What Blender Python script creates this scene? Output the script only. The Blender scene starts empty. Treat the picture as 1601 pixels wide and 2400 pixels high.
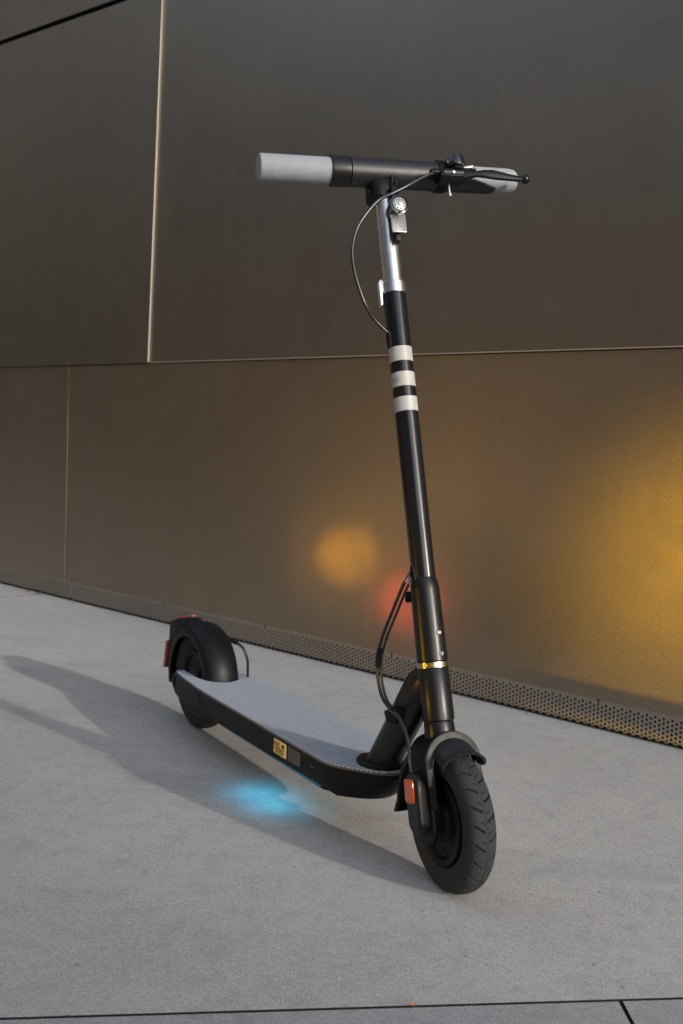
import bpy, math, random
from mathutils import Vector, Matrix
random.seed(7)
sc = bpy.context.scene
COL = sc.collection

# ------------------------------------------------------------------ camera
CAM_H, PITCH, ROLL, FPX = 0.62317, 0.06871, 0.04301, 2468.15
cp, sp = math.cos(PITCH), math.sin(PITCH)
Fv = Vector((0, cp, -sp)); Uv = Vector((0, sp, cp)); Rv = Vector((1, 0, 0))
R2 = Rv*math.cos(ROLL) + Uv*math.sin(ROLL)
U2 = -Rv*math.sin(ROLL) + Uv*math.cos(ROLL)
cam = bpy.data.cameras.new("camera"); camo = bpy.data.objects.new("camera", cam); COL.objects.link(camo)
m = Matrix.Identity(4)
for i in range(3):
    m[i][0] = R2[i]; m[i][1] = U2[i]; m[i][2] = -Fv[i]
m[2][3] = CAM_H
camo.matrix_world = m
cam.sensor_fit = 'VERTICAL'; cam.sensor_height = 36; cam.lens = 36*FPX/2400
cam.clip_start = 0.05; cam.clip_end = 500
cam.dof.use_dof = True; cam.dof.focus_distance = 1.50; cam.dof.aperture_fstop = 9.0
sc.camera = camo

# ------------------------------------------------------------------ frames
TH = 0.53299; WB = 0.88669; RAKE = 0.26502; OFF = 0.00811; STEER = -0.23481
RF, RR, TW = 0.1005, 0.10602, 0.0212
AX0 = 0.12067; WSTEER = -0.135
fw = Vector((math.sin(TH), -math.cos(TH), 0)); lf = Vector((math.cos(TH), math.sin(TH), 0))
BASE = Vector((0.17026, 1.44422, 0)) - fw*WB
WTH = 0.74907; WY = 2.86585

# ------------------------------------------------------------------ light
SUN_DIR = (fw*3.35 + lf*0.98 + Vector((0, 0, 1))).normalized()      # towards the sun
SUN_EL = math.asin(SUN_DIR.z)
w = bpy.data.worlds.new("World"); sc.world = w; w.use_nodes = True
nt = w.node_tree; nt.nodes.clear()
sky = nt.nodes.new('ShaderNodeTexSky'); sky.sky_type = 'NISHITA'; sky.sun_disc = False
sky.sun_elevation = SUN_EL; sky.sun_rotation = math.atan2(SUN_DIR.x, SUN_DIR.y)
sky.dust_density = 2.5; sky.air_density = 1.0
bg = nt.nodes.new('ShaderNodeBackground'); bg.inputs[1].default_value = 0.15
wo = nt.nodes.new('ShaderNodeOutputWorld')
hs = nt.nodes.new('ShaderNodeHueSaturation'); hs.inputs['Saturation'].default_value = 0.62
nt.links.new(sky.outputs[0], hs.inputs['Color']); nt.links.new(hs.outputs[0], bg.inputs[0]); nt.links.new(bg.outputs[0], wo.inputs[0])
sun = bpy.data.lights.new("sun", 'SUN'); sun.energy = 1.2; sun.angle = math.radians(1.1); sun.color = (1.0, 0.93, 0.84)
suno = bpy.data.objects.new("sun", sun); COL.objects.link(suno)
suno.rotation_euler = SUN_DIR.to_track_quat('Z', 'Y').to_euler(); suno.location = SUN_DIR*8
sc.view_settings.view_transform = 'Standard'; sc.view_settings.look = 'None'
sc.view_settings.gamma = 1; sc.view_settings.exposure = 1.45
sc.view_settings.use_curve_mapping = False

# ------------------------------------------------------------------ materials
def mat(name, col, rough=0.5, metal=0.0, spec=0.5, emit=None, estr=1.0, coat=0.0, coat_rough=0.1, trans=0.0):
    m = bpy.data.materials.new(name); m.use_nodes = True
    b = m.node_tree.nodes['Principled BSDF']
    b.inputs['Base Color'].default_value = (*col, 1); b.inputs['Roughness'].default_value = rough
    b.inputs['Metallic'].default_value = metal; b.inputs['Specular IOR Level'].default_value = spec
    b.inputs['Coat Weight'].default_value = coat; b.inputs['Coat Roughness'].default_value = coat_rough
    b.inputs['Transmission Weight'].default_value = trans
    if emit:
        b.inputs['Emission Color'].default_value = (*emit, 1); b.inputs['Emission Strength'].default_value = estr
    return m
class G:
    """small helper to wire nodes"""
    def __init__(s, m): s.t = m.node_tree; s.b = s.t.nodes['Principled BSDF']
    def n(s, ty, **kw):
        o = s.t.nodes.new(ty)
        for k, v in kw.items():
            if k.startswith('i_'):
                o.inputs[k[2:].replace('_', ' ')].default_value = v
            else: setattr(o, k, v)
        return o
    def l(s, a, b): s.t.links.new(a, b)
    def obj(s): return s.n('ShaderNodeTexCoord').outputs['Object']
    def noise(s, vec, scale, detail=4, rough=0.55, mapscale=None):
        if mapscale:
            mp = s.n('ShaderNodeMapping'); mp.inputs['Scale'].default_value = mapscale; s.l(vec, mp.inputs['Vector']); vec = mp.outputs[0]
        n = s.n('ShaderNodeTexNoise'); n.inputs['Scale'].default_value = scale; n.inputs['Detail'].default_value = detail
        n.inputs['Roughness'].default_value = rough; s.l(vec, n.inputs['Vector']); return n.outputs['Fac']
    def ramp(s, fac, stops):
        r = s.n('ShaderNodeValToRGB'); e = r.color_ramp.elements
        while len(e) < len(stops): e.new(0.5)
        for el, (p, c) in zip(e, stops):
            el.position = p; el.color = (*c, 1) if len(c) == 3 else c
        s.l(fac, r.inputs[0]); return r.outputs[0]
    def maprange(s, v, a, b, c, d):
        r = s.n('ShaderNodeMapRange'); r.inputs[1].default_value = a; r.inputs[2].default_value = b
        r.inputs[3].default_value = c; r.inputs[4].default_value = d; s.l(v, r.inputs[0]); return r.outputs[0]
    def mix(s, fac, a, b, mode='MIX'):
        x = s.n('ShaderNodeMix', data_type='RGBA', blend_type=mode)
        if isinstance(fac, float): x.inputs[0].default_value = fac
        else: s.l(fac, x.inputs[0])
        for k, v in ((6, a), (7, b)):
            if isinstance(v, tuple): x.inputs[k].default_value = (*v, 1)
            else: s.l(v, x.inputs[k])
        return x.outputs[2]
    def bump(s, h, strength=0.3, dist=0.001, prev=None):
        b = s.n('ShaderNodeBump'); b.inputs['Strength'].default_value = strength; b.inputs['Distance'].default_value = dist
        s.l(h, b.inputs['Height'])
        if prev: s.l(prev, b.inputs['Normal'])
        return b.outputs[0]

def satin(name, col, rough, spec=0.5, metal=0.0, grain=900, gs=0.25, var=0.12, coat=0.0):
    m = mat(name, col, rough, metal, spec, coat=coat); g = G(m); v = g.obj()
    n1 = g.noise(v, grain, 2); n2 = g.noise(v, 22, 4)
    g.l(g.maprange(n2, 0.3, 0.7, rough-var*0.5, rough+var*0.5), g.b.inputs['Roughness'])
    n3 = g.noise(v, 60, 5)
    g.l(g.mix(g.maprange(n3, 0.35, 0.75, 0.0, 1.0), tuple(c*0.94 for c in col), tuple(min(1, c*1.08) for c in col)), g.b.inputs['Base Color'])
    g.l(g.bump(n1, gs, 0.0002), g.b.inputs['Normal'])
    return m

M = {}
M['black_paint'] = satin('black_paint', (0.0045, 0.005, 0.006), 0.33, 0.38, grain=1400, gs=0.08, var=0.06)
M['stem_paint'] = satin('stem_paint', (0.0045, 0.005, 0.007), 0.20, 0.45, grain=1400, gs=0.03, var=0.03)
M['black_satin'] = satin('black_satin', (0.0045, 0.005, 0.006), 0.42, 0.17, grain=900, gs=0.35)
M['black_plastic'] = satin('black_plastic', (0.005, 0.005, 0.006), 0.5, 0.17, grain=1100, gs=0.5)
M['grey_plastic'] = satin('grey_plastic', (0.013, 0.0145, 0.016), 0.50, 0.35, grain=1200, gs=0.5)
M['bar_paint'] = satin('bar_paint', (0.009, 0.010, 0.013), 0.42, 0.5, grain=1000, gs=0.4)
M['gloss_black'] = mat('gloss_black', (0.006, 0.006, 0.007), 0.12, coat=0.5)
M['rubber'] = satin('rubber', (0.030, 0.031, 0.033), 0.78, 0.22, grain=700, gs=0.5)
M['rubber_dark'] = satin('rubber_dark', (0.010, 0.010, 0.010), 0.65, 0.3, grain=700, gs=0.5)
M['cable'] = mat('cable_jacket', (0.012, 0.014, 0.018), 0.25)
M['grip'] = satin('grip_rubber', (0.245, 0.265, 0.295), 0.66, 0.35, grain=1500, gs=0.6, var=0.04)
M['silver'] = satin('brushed_silver', (0.62, 0.61, 0.60), 0.26, 0.5, metal=1.0, grain=600, gs=0.15, var=0.06)
M['silver_cast'] = satin('cast_silver', (0.55, 0.55, 0.53), 0.42, 0.5, metal=0.9, grain=600, gs=0.3, var=0.1)
M['screw'] = mat('screw_steel', (0.6, 0.58, 0.55), 0.3, 1.0)
M['band'] = satin('band_vinyl', (0.36, 0.36, 0.345), 0.38, 0.5, grain=1200, gs=0.1, var=0.05)
M['band_print'] = mat('band_print', (0.16, 0.16, 0.17), 0.4)
M['amber'] = mat('amber_reflector', (0.55, 0.085, 0.008), 0.15, coat=0.6)
M['orange_edge'] = mat('orange_lens', (0.75, 0.13, 0.06), 0.25)
M['red'] = mat('red_reflector', (0.42, 0.05, 0.045), 0.3, coat=0.4)
M['red_print'] = mat('red_print', (0.45, 0.03, 0.04), 0.5)
M['lens'] = mat('clear_lens', (0.30, 0.32, 0.34), 0.18, 0.8)
M['prism'] = mat('prism_reflector', (0.20, 0.21, 0.22), 0.30, 0.6)
M['yellow_label'] = mat('yellow_label', (0.70, 0.56, 0.24), 0.45)
M['grey_label'] = mat('grey_label', (0.045, 0.045, 0.048), 0.4)
M['ink'] = mat('label_ink', (0.16, 0.13, 0.06), 0.5)
M['ink_dark'] = mat('label_ink_dark', (0.03, 0.025, 0.02), 0.5)
M['grey_ink'] = mat('grey_ink', (0.12, 0.12, 0.125), 0.5)
M['deck_trim'] = mat('deck_trim', (0.085, 0.075, 0.062), 0.4)
M['led'] = mat('led_strip', (0.01, 0.05, 0.07), 0.3, emit=(0.0, 0.42, 0.75), estr=0.035)
M['ring_metal'] = mat('ring_metal', (0.42, 0.37, 0.28), 0.25, 1.0)
M['glint'] = mat('amber_glint_metal', (0.9, 0.50, 0.08), 0.25, 1.0)  # amber light mirrored in the headset ring, put in as colour
M['dark_gap'] = mat('dark_gap', (0.012, 0.010, 0.009), 0.9)

# ribbed deck mat
mm = mat('deck_mat', (0.33, 0.36, 0.42), 0.6, spec=0.4); g = G(mm); v = g.obj()
wv = g.n('ShaderNodeTexWave', wave_type='BANDS', bands_direction='X', wave_profile='SIN'); wv.inputs['Scale'].default_value = 50; wv.inputs['Distortion'].default_value = 0
g.l(v, wv.inputs['Vector'])
n3 = g.noise(v, 35, 6)
c0 = g.mix(g.maprange(n3, 0.35, 0.7, 0, 1), (0.42, 0.46, 0.52), (0.47, 0.51, 0.57))
g.l(g.mix(g.maprange(wv.outputs['Fac'], 0.10, 0.70, 0.0, 1.0), (0.13, 0.142, 0.165), c0), g.b.inputs['Base Color'])
g.l(g.bump(g.noise(v, 900, 2), 0.4, 0.0003, g.bump(wv.outputs['Fac'], 0.8, 0.0012)), g.b.inputs['Normal'])
M['mat'] = mm

# wall sheet metal
def wall_mat(name, tint, rough, seed):
    m = mat(name, tint, rough, 0.85, 0.5); g = G(m); v = g.obj()
    fine = g.noise(v, 420, 3, 0.6); big = g.noise(v, 1.6+seed*0.3, 3); med = g.noise(v, 9, 5, 0.6)
    streak = g.noise(v, 3.0, 4, 0.6, (5.0, 1, 0.25))
    a = g.mix(g.maprange(big, 0.35, 0.65, 0, 1), tuple(c*0.90 for c in tint), tuple(c*1.08 for c in tint))
    a = g.mix(g.maprange(med, 0.3, 0.75, 0.0, 0.35), a, tuple(c*1.25 for c in tint))
    a = g.mix(g.maprange(streak, 0.55, 0.8, 0.0, 0.35), a, tuple(c*1.3 for c in tint))
    a = g.mix(g.maprange(fine, 0.3, 0.7, 0.0, 0.95), a, tuple(c*0.72 for c in tint))
    vo = g.n('ShaderNodeTexVoronoi', feature='F1'); vo.inputs['Scale'].default_value = 26; vo.inputs['Randomness'].default_value = 1.0; g.l(v, vo.inputs['Vector'])
    a = g.mix(g.maprange(vo.outputs['Distance'], 0.055, 0.035, 0.0, 0.35), a, tuple(min(1, c*2.2) for c in tint))
    scr = g.noise(v, 14, 3, 0.8, (7.0, 1, 0.5)); a = g.mix(g.maprange(scr, 0.70, 0.76, 0.0, 0.30), a, tuple(min(1, c*1.6) for c in tint))
    g.l(a, g.b.inputs['Base Color'])
    g.l(g.maprange(med, 0.3, 0.7, rough-0.03, rough+0.04), g.b.inputs['Roughness'])
    bb = g.bump(fine, 0.5, 0.0006); bb = g.bump(g.noise(v, 2.2, 2, 0.5), 0.35, 0.006, bb)
    g.l(bb, g.b.inputs['Normal'])
    return m
M['wall'] = wall_mat('bronze_sheet', (0.315, 0.262, 0.198), 0.335, 0)  # lower-row bronze, browner to carry warm light reflected from the ground
M['wall2'] = wall_mat('bronze_sheet_upper', (0.250, 0.222, 0.186), 0.345, 1)
M['skirt'] = wall_mat('bronze_perforated', (0.42, 0.385, 0.34), 0.44, 2)
M['edge_glint'] = mat('edge_glint_metal', (0.66, 0.60, 0.50), 0.38, 0.6)  # bright tone stands in for light caught on the panel edges

# concrete
def concrete(name, base):
    m = mat(name, base, 0.85, 0, 0.3); g = G(m); v = g.obj()
    big = g.noise(v, 0.9, 5, 0.6); mid = g.noise(v, 6.5, 6, 0.65); fine = g.noise(v, 130, 4, 0.7); ff = g.noise(v, 420, 2, 0.6)
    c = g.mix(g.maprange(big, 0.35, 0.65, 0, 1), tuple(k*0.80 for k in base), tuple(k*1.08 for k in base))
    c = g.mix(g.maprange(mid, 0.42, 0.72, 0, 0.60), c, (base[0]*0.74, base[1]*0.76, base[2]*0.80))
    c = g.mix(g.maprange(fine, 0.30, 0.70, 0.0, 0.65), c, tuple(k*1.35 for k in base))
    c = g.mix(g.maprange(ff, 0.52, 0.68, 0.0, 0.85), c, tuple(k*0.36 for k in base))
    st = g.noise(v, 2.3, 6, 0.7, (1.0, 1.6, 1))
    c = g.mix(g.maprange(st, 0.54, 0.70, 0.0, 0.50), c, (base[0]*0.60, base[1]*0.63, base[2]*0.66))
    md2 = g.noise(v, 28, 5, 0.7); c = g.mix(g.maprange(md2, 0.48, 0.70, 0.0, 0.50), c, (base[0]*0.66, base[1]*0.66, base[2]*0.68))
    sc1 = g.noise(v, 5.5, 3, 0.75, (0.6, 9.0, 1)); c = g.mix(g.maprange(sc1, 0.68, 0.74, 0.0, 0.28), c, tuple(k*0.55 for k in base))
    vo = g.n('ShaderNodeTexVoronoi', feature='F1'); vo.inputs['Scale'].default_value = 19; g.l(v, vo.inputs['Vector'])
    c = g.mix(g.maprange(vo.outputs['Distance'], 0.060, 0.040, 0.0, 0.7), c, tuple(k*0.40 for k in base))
    g.l(c, g.b.inputs['Base Color'])
    g.l(g.bump(ff, 0.5, 0.0010, g.bump(fine, 0.5, 0.0016)), g.b.inputs['Normal'])
    return m
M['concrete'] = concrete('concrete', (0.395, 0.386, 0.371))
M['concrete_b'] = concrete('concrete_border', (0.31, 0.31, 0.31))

# ------------------------------------------------------------------ mesh builder
class MB:
    def __init__(s, T=None): s.v = []; s.f = []; s.T = T
    def add(s, vs, fs):
        o = len(s.v); s.v += [Vector(p) for p in vs]; s.f += [tuple(i+o for i in f) for f in fs]; return s
    def grid(s, rows, closed_u=False, closed_v=False, cap=False):
        nu, nv = len(rows), len(rows[0]); vs = [p for r in rows for p in r]; fs = []
        for i in range(nu if closed_u else nu-1):
            for j in range(nv if closed_v else nv-1):
                a = i*nv+j; b = i*nv+(j+1) % nv; c = ((i+1) % nu)*nv+(j+1) % nv; d = ((i+1) % nu)*nv+j
                fs.append((a, b, c, d))
        if cap: fs.append(tuple(range(nv-1, -1, -1))); fs.append(tuple((nu-1)*nv+j for j in range(nv)))
        return s.add(vs, fs)
    def lathe(s, prof, org, axis, n=40, ref=None):
        """prof: list of (distance along axis, radius)"""
        ax = Vector(axis).normalized(); r = Vector(ref) if ref else (Vector((0, 1, 0)) if abs(ax.y) < 0.9 else Vector((1, 0, 0)))
        e1 = (r - ax*r.dot(ax)).normalized(); e2 = ax.cross(e1); org = Vector(org)
        rows = [[org+ax*d+(e1*math.cos(2*math.pi*k/n)+e2*math.sin(2*math.pi*k/n))*max(rad, 1e-5) for k in range(n)] for d, rad in prof]
        return s.grid(rows, closed_v=True, cap=True)
    def tube(s, pts, rad, n=10, sub=8, closed=False):
        pts = [Vector(p) for p in pts]; P = []
        if sub > 1 and len(pts) > 2:
            for i in range(len(pts)-1):
                p0 = pts[max(i-1, 0)]; p1 = pts[i]; p2 = pts[i+1]; p3 = pts[min(i+2, len(pts)-1)]
                for k in range(sub):
                    t = k/sub; P.append(0.5*((2*p1)+(p2-p0)*t+(2*p0-5*p1+4*p2-p3)*t*t+(3*p1-p0-3*p2+p3)*t**3))
            P.append(pts[-1])
        else: P = pts
        rows = []; prev = None
        for i, p in enumerate(P):
            t = (P[min(i+1, len(P)-1)]-P[max(i-1, 0)]).normalized()
            if prev is None: prev = t.orthogonal().normalized()
            e1 = (prev - t*prev.dot(t)).normalized(); e2 = t.cross(e1); prev = e1
            r = rad(i/(len(P)-1)) if callable(rad) else rad
            rows.append([p+(e1*math.cos(2*math.pi*k/n)+e2*math.sin(2*math.pi*k/n))*r for k in range(n)])
        return s.grid(rows, closed_v=True, cap=True)
    def prism(s, out, a, b, fn):
        """out: 2D outline; fn(x, y, h) -> 3D"""
        n = len(out); vs = [fn(x, y, a) for x, y in out]+[fn(x, y, b) for x, y in out]
        fs = [(i, (i+1) % n, n+(i+1) % n, n+i) for i in range(n)]+[tuple(range(n-1, -1, -1)), tuple(range(n, 2*n))]
        return s.add(vs, fs)
    def box(s, x0, x1, y0, y1, z0, z1):
        return s.prism([(x0, y0), (x1, y0), (x1, y1), (x0, y1)], z0, z1, lambda x, y, h: (x, y, h))
    def loft(s, secs, cap=True): return s.grid(secs, closed_v=True, cap=cap)
    def build(s, name, m, parent=None, smooth=35, bevel=0, seg=2, recalc=True):
        me = bpy.data.meshes.new(name); vs = [s.T(p) if s.T else p for p in s.v]
        me.from_pydata([tuple(p) for p in vs], [], s.f); me.update()
        import bmesh
        bm = bmesh.new(); bm.from_mesh(me)
        if recalc: bmesh.ops.recalc_face_normals(bm, faces=bm.faces)
        if bevel:
            es = [e for e in bm.edges if len(e.link_faces) == 2 and e.calc_face_angle(0) > math.radians(32)]
            bmesh.ops.bevel(bm, geom=es, offset=bevel, segments=seg, profile=0.5, affect='EDGES', clamp_overlap=True)
        bm.to_mesh(me); bm.free()
        if smooth:
            for p in me.polygons: p.use_smooth = True
            me.set_sharp_from_angle(angle=math.radians(smooth))
        me.materials.append(m)
        o = bpy.data.objects.new(name, me); COL.objects.link(o)
        if parent: o.parent = parent
        return o
def rrect(cx, cy, hx, hy, r, n=5):
    o = []
    for sx, sy, a0 in ((1, 1, 0), (-1, 1, 90), (-1, -1, 180), (1, -1, 270)):
        for k in range(n+1):
            a = math.radians(a0+90*k/n); o.append((cx+sx*(hx-r)+r*math.cos(a), cy+sy*(hy-r)+r*math.sin(a)))
    return o
def empty(name, loc, rz, label, cat):
    o = bpy.data.objects.new(name, None); COL.objects.link(o); o.location = loc; o.rotation_euler = (0, 0, rz)
    o['label'] = label; o['category'] = cat; o.empty_display_size = 0.1
    return o

# ------------------------------------------------------------------ pavement
def dark_sides(o):
    o.data.materials.append(M['dark_gap'])
    for p in o.data.polygons:
        if abs(p.normal.z) < 0.9: p.material_index = 1
def pav():
    d1 = Vector((0.752, 0.102)).normalized(); n1 = Vector((-d1.y, d1.x)); p1 = Vector((-0.336, 1.068))
    wd = Vector((math.cos(WTH), -math.sin(WTH))); wn = Vector((math.sin(WTH), math.cos(WTH)))
    def isect(pa, da, pb, db):
        t = ((pb-pa).x*db.y-(pb-pa).y*db.x)/(da.x*db.y-da.y*db.x); return pa+da*t
    gp = 0.0024
    base = MB(); base.box(-60, 60, -60, 60, -0.05, -0.0035)
    o = base.build('ground', M['dark_gap'], smooth=0); o['kind'] = 'structure'
    # joints: J1 (near camera), J2 (short one below it), J3 (across, by the wall at far left)
    jd = wn; j3 = Vector((-1.169, 3.834))
    w0 = Vector((0, WY)) + wn*0.30
    A = isect(j3+wd*gp, jd, p1+n1*gp, d1); Bp = isect(j3+wd*gp, jd, w0, wd)
    far = p1+n1*gp+d1*40; farw = w0+wd*40
    slab = MB(); h0, h1 = -0.0199, 0.0
    slab.prism([tuple(A), tuple(far), tuple(farw), tuple(Bp)], h0, h1, lambda x, y, h: (x, y, h))
    C = isect(j3-wd*gp, jd, p1+n1*gp, d1); D = isect(j3-wd*gp, jd, w0, wd)
    slab.prism([tuple(C), tuple(D), tuple(w0-wd*40), tuple(p1+n1*gp-d1*40)], h0, h1, lambda x, y, h: (x, y, h))
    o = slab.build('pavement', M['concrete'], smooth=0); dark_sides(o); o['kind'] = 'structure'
    d2 = Vector((0.02, -1.0)).normalized(); n2 = Vector((d2.y, -d2.x)); j2 = Vector((0.341, 1.157))
    s2 = MB(); g2 = 0.0025
    e = isect(j2+n2*g2, d2, p1-n1*gp, d1)
    s2.prism([tuple(e), tuple(j2+n2*g2+d2*30), tuple(j2+n2*g2+d2*30-Vector((40, 0))), tuple(p1-n1*gp-d1*40)], h0, h1, lambda x, y, h: (x, y, h))
    e = isect(j2-n2*g2, d2, p1-n1*gp, d1)
    s2.prism([tuple(e), tuple(p1-n1*gp+d1*40), tuple(j2-n2*g2+d2*30+Vector((40, 0))), tuple(j2-n2*g2+d2*30)], h0, h1, lambda x, y, h: (x, y, h))
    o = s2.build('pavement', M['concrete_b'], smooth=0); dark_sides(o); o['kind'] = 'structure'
pav()

# ------------------------------------------------------------------ wall (local x along wall, y into wall, z up)
wall = empty('wall', (0, WY, 0), -WTH, 'tall dark bronze sheet metal wall with a perforated strip along its foot, behind the scooter', 'wall')
def panel(outl, front, thick=0.0085, m='wall', name='panel', bev=0.0006):
    b = MB(); b.prism(outl, front, front+thick, lambda x, z, h: (x, h, z)); return b.build(name, M[m], wall, smooth=0, bevel=bev, seg=2)
zs = 0.846; LFT, RGT = -9.0, 9.0
def top(s): return 2.047+(-1.088-s)*0.042 if s < -0.6 else 2.0265
# lower row
panel([(LFT, 0.069), (-1.3545, 0.069), (-1.3615, zs-0.002), (LFT, zs-0.002)], 0.0)
panel([(-1.3505, 0.069), (RGT, 0.069), (RGT, zs-0.002), (-1.3575, zs-0.002)], 0.0035)
# upper row, left one standing proud so its cut edge catches the sun
panel([(LFT, zs), (-0.8870, zs), (-0.8690, top(-0.869)-0.009), (LFT, top(LFT)-0.009)], -0.0075, m='wall2')
panel([(-0.8835, zs), (RGT, zs), (RGT, 2.018), (-0.8655, 2.018)], -0.0030, m='wall2')
# bright strip up the upper seam, its edge highlight put into the colour
b = MB(); b.prism([(-0.8862, zs+0.004), (-0.8848, zs+0.004), (-0.8668, 2.015), (-0.8682, 2.015)], -0.0080, -0.002, lambda x, z, h: (x, h, z))
b.build('seam_glint', M['edge_glint'], wall, smooth=0)
b = MB(); b.prism([(-0.8832, zs-0.0001), (RGT, zs-0.0001), (RGT, zs+0.0022), (-0.8832, zs+0.0022)], -0.0042, -0.0028, lambda x, z, h: (x, h, z))  # painted bright line where light catches the bottom edge of the upper panel
b.build('seam_glint', M['edge_glint'], wall, smooth=0)
# top row
panel([(LFT, top(LFT)+0.009), (-0.6, 2.036), (RGT, 2.036), (RGT, 4.2), (LFT, 4.2)], -0.006, m='wall2')
# backing in the gaps
b = MB(); b.box(LFT, RGT, 0.0155, 0.20, -0.019, 4.25); b.build('backing', M['dark_gap'], wall, smooth=0)
# perforated skirting
def skirt(s0, s1, y=0.010):
    cw, pz, r = 0.0098, 0.0102, 0.0031; zt, zb_ = 0.0735, 0.0095; b = MB(); n = 12
    ncol = int((s1-s0)/cw); yb = y+0.003
    slots = [0.804, 0.195, -0.297, -0.779, -1.262]
    for c in range(ncol):
        x0 = s0+c*cw; x1 = x0+cw if c < ncol-1 else s1; xc = (x0+x0+cw)/2
        off = 0 if c % 2 == 0 else -pz/2
        zc = [0.0565+off-k*pz for k in range(5)]
        zb = [zc[0]+pz/2]+[z-pz/2 for z in zc]
        for k, z in enumerate(zc):
            a0, a1 = zb[k+1], zb[k]
            corners = [(x1, z), (x1, a1), (xc, a1), (x0, a1), (x0, z), (x0, a0), (xc, a0), (x1, a0)]
            ring = [(xc+r*math.cos(2*math.pi*q/16), z+r*math.sin(2*math.pi*q/16)) for q in range(16)]
            o_ = [ (x1, z), (x1, z+(a1-z)*0.5), (x1, a1), ((x1+xc)/2, a1), (xc, a1), ((xc+x0)/2, a1), (x0, a1), (x0, z+(a1-z)*.5),
                   (x0, z), (x0, z+(a0-z)*.5), (x0, a0), ((xc+x0)/2, a0), (xc, a0), ((x1+xc)/2, a0), (x1, a0), (x1, z+(a0-z)*.5)]
            vs = [(p[0], y, p[1]) for p in o_]+[(p[0], y, p[1]) for p in ring]+[(p[0], yb, p[1]) for p in ring]
            fs = [(q, (q+1) % 16, 16+(q+1) % 16, 16+q) for q in range(16)]+[(16+q, 16+(q+1) % 16, 32+(q+1) % 16, 32+q) for q in range(16)]
            b.add(vs, fs)
        sl = any(abs(xc-s_) < cw*0.5 for s_ in slots)
        zt_ = 0.0615 if sl else zt
        if sl:
            b.add([(x0+0.0022, y, zb[0]), (x0, y, zb[0]), (x0, y, zt), (x0+0.0022, y, zt)], [(0, 1, 2, 3)])
            b.add([(x1-0.0022, y, zb[0]), (x1, y, zb[0]), (x1, y, zt), (x1-0.0022, y, zt)], [(0, 1, 2, 3)])
            if 0.0615 > zb[0]: b.add([(x0+0.0022, y, zb[0]), (x1-0.0022, y, zb[0]), (x1-0.0022, y, 0.0618), (x0+0.0022, y, 0.0618)], [(0, 1, 2, 3)])
        else:
            b.add([(x0, y, zb[0]), (x1, y, zb[0]), (x1, y, zt), (x0, y, zt)], [(0, 1, 2, 3)])
        b.add([(x0, y, zb_), (x1, y, zb_), (x1, y, zb[-1]), (x0, y, zb[-1])], [(0, 1, 2, 3)])
    b.add([(s0, y, zb_), (s1, y, zb_), (s1, yb+0.01, zb_), (s0, yb+0.01, zb_)], [(0, 1, 2, 3)])
    b.add([(s0, y, zb_), (s0, y, zt), (s0, yb+0.01, zt), (s0, yb+0.01, zb_)], [(0, 1, 2, 3)])
    b.add([(s1, y, zb_), (s1, y, zt), (s1, yb+0.01, zt), (s1, yb+0.01, zb_)], [(0, 1, 2, 3)])
    b.build('perforated_strip', M['skirt'], wall, smooth=0, recalc=False)
skirt(-3.2, -1.3215); skirt(-1.3195, 1.9, 0.008)
for s_, z_ in ((0.111, 0.128), (0.391, 0.124), (-0.545, 0.118), (-0.05, 0.131), (0.95, 0.122), (-1.42, 0.12)):
    b = MB(); b.lathe([(0.0, 0.0032), (-0.0012, 0.0030), (-0.0018, 0.002)], (s_, 0.0035, z_), (0, 1, 0), 14)
    b.build('rivet', M['ring_metal'], wall)

# ------------------------------------------------------------------ scooter frame helpers
AXV = Vector((-math.sin(RAKE), 0, math.cos(RAKE))); FA = Vector((math.cos(RAKE), 0, math.sin(RAKE))); LA = Vector((0, 1, 0))
Bp = Vector((WB-OFF, 0, AX0))
ROT = Matrix.Rotation(STEER, 3, AXV)
def steer(p): return Bp+ROT @ (Vector(p)-Bp)               # from straight-ahead scooter coordinates
ROTW = Matrix.Rotation(WSTEER, 3, AXV)
def steerw(p): return Bp+ROTW @ (Vector(p)-Bp)
def SW(p): return steerw(Bp+FA*p[0]+LA*p[1]+AXV*p[2])
def S(p): return steer(Bp+FA*p[0]+LA*p[1]+AXV*p[2])        # (u forward, v left, a up the steering axis)
def X(p): return Bp+FA*p[0]+LA*p[1]+AXV*p[2]               # the same, not steered

sct = empty('electric_scooter', BASE, TH-math.pi/2, 'black and grey electric kick scooter standing on the concrete in front of the metal wall', 'scooter')

# ---- tyre with tread grooves
def tyre(cen, R, tw, T, name, hub=True, sub_par=None):
    NA, NC = 720, 64; rows = []
    for i in range(NA):
        t = 2*math.pi*i/NA; ring = []
        for j in range(NC):
            a = 2*math.pi*j/NC
            ca, sa = math.cos(a), math.sin(a)
            # squarer cross section
            rr = tw/((abs(ca)**2.5+abs(sa)**2.5)**(1/2.5))
            lat = rr*sa; rad = rr*ca
            if rad > 0.2*tw:
                # slanted grooves on both shoulders, staggered, plus sipe line
                k = 24; side = 1 if lat > 0 else -1; al = abs(lat)/tw
                ph = (i/NA*k+(0.0 if side > 0 else 0.5)-al*0.60) % 1.0
                if 0.16 < al < 0.82 and ph < 0.095: rad -= 0.0036
                if 0.05 < al < 0.30 and 0.45 < ph < 0.51: rad -= 0.0022
                if al < 0.05+0.0001: rad -= 0.0012
            q = R-tw+rad
            ring.append(T((cen[0]+q*math.cos(t), cen[1]+lat, cen[2]+q*math.sin(t))))
        rows.append(ring)
    b = MB(); b.grid(rows, closed_u=True, closed_v=True)
    return b.build(name, M['rubber'], sub_par, smooth=40)
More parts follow.
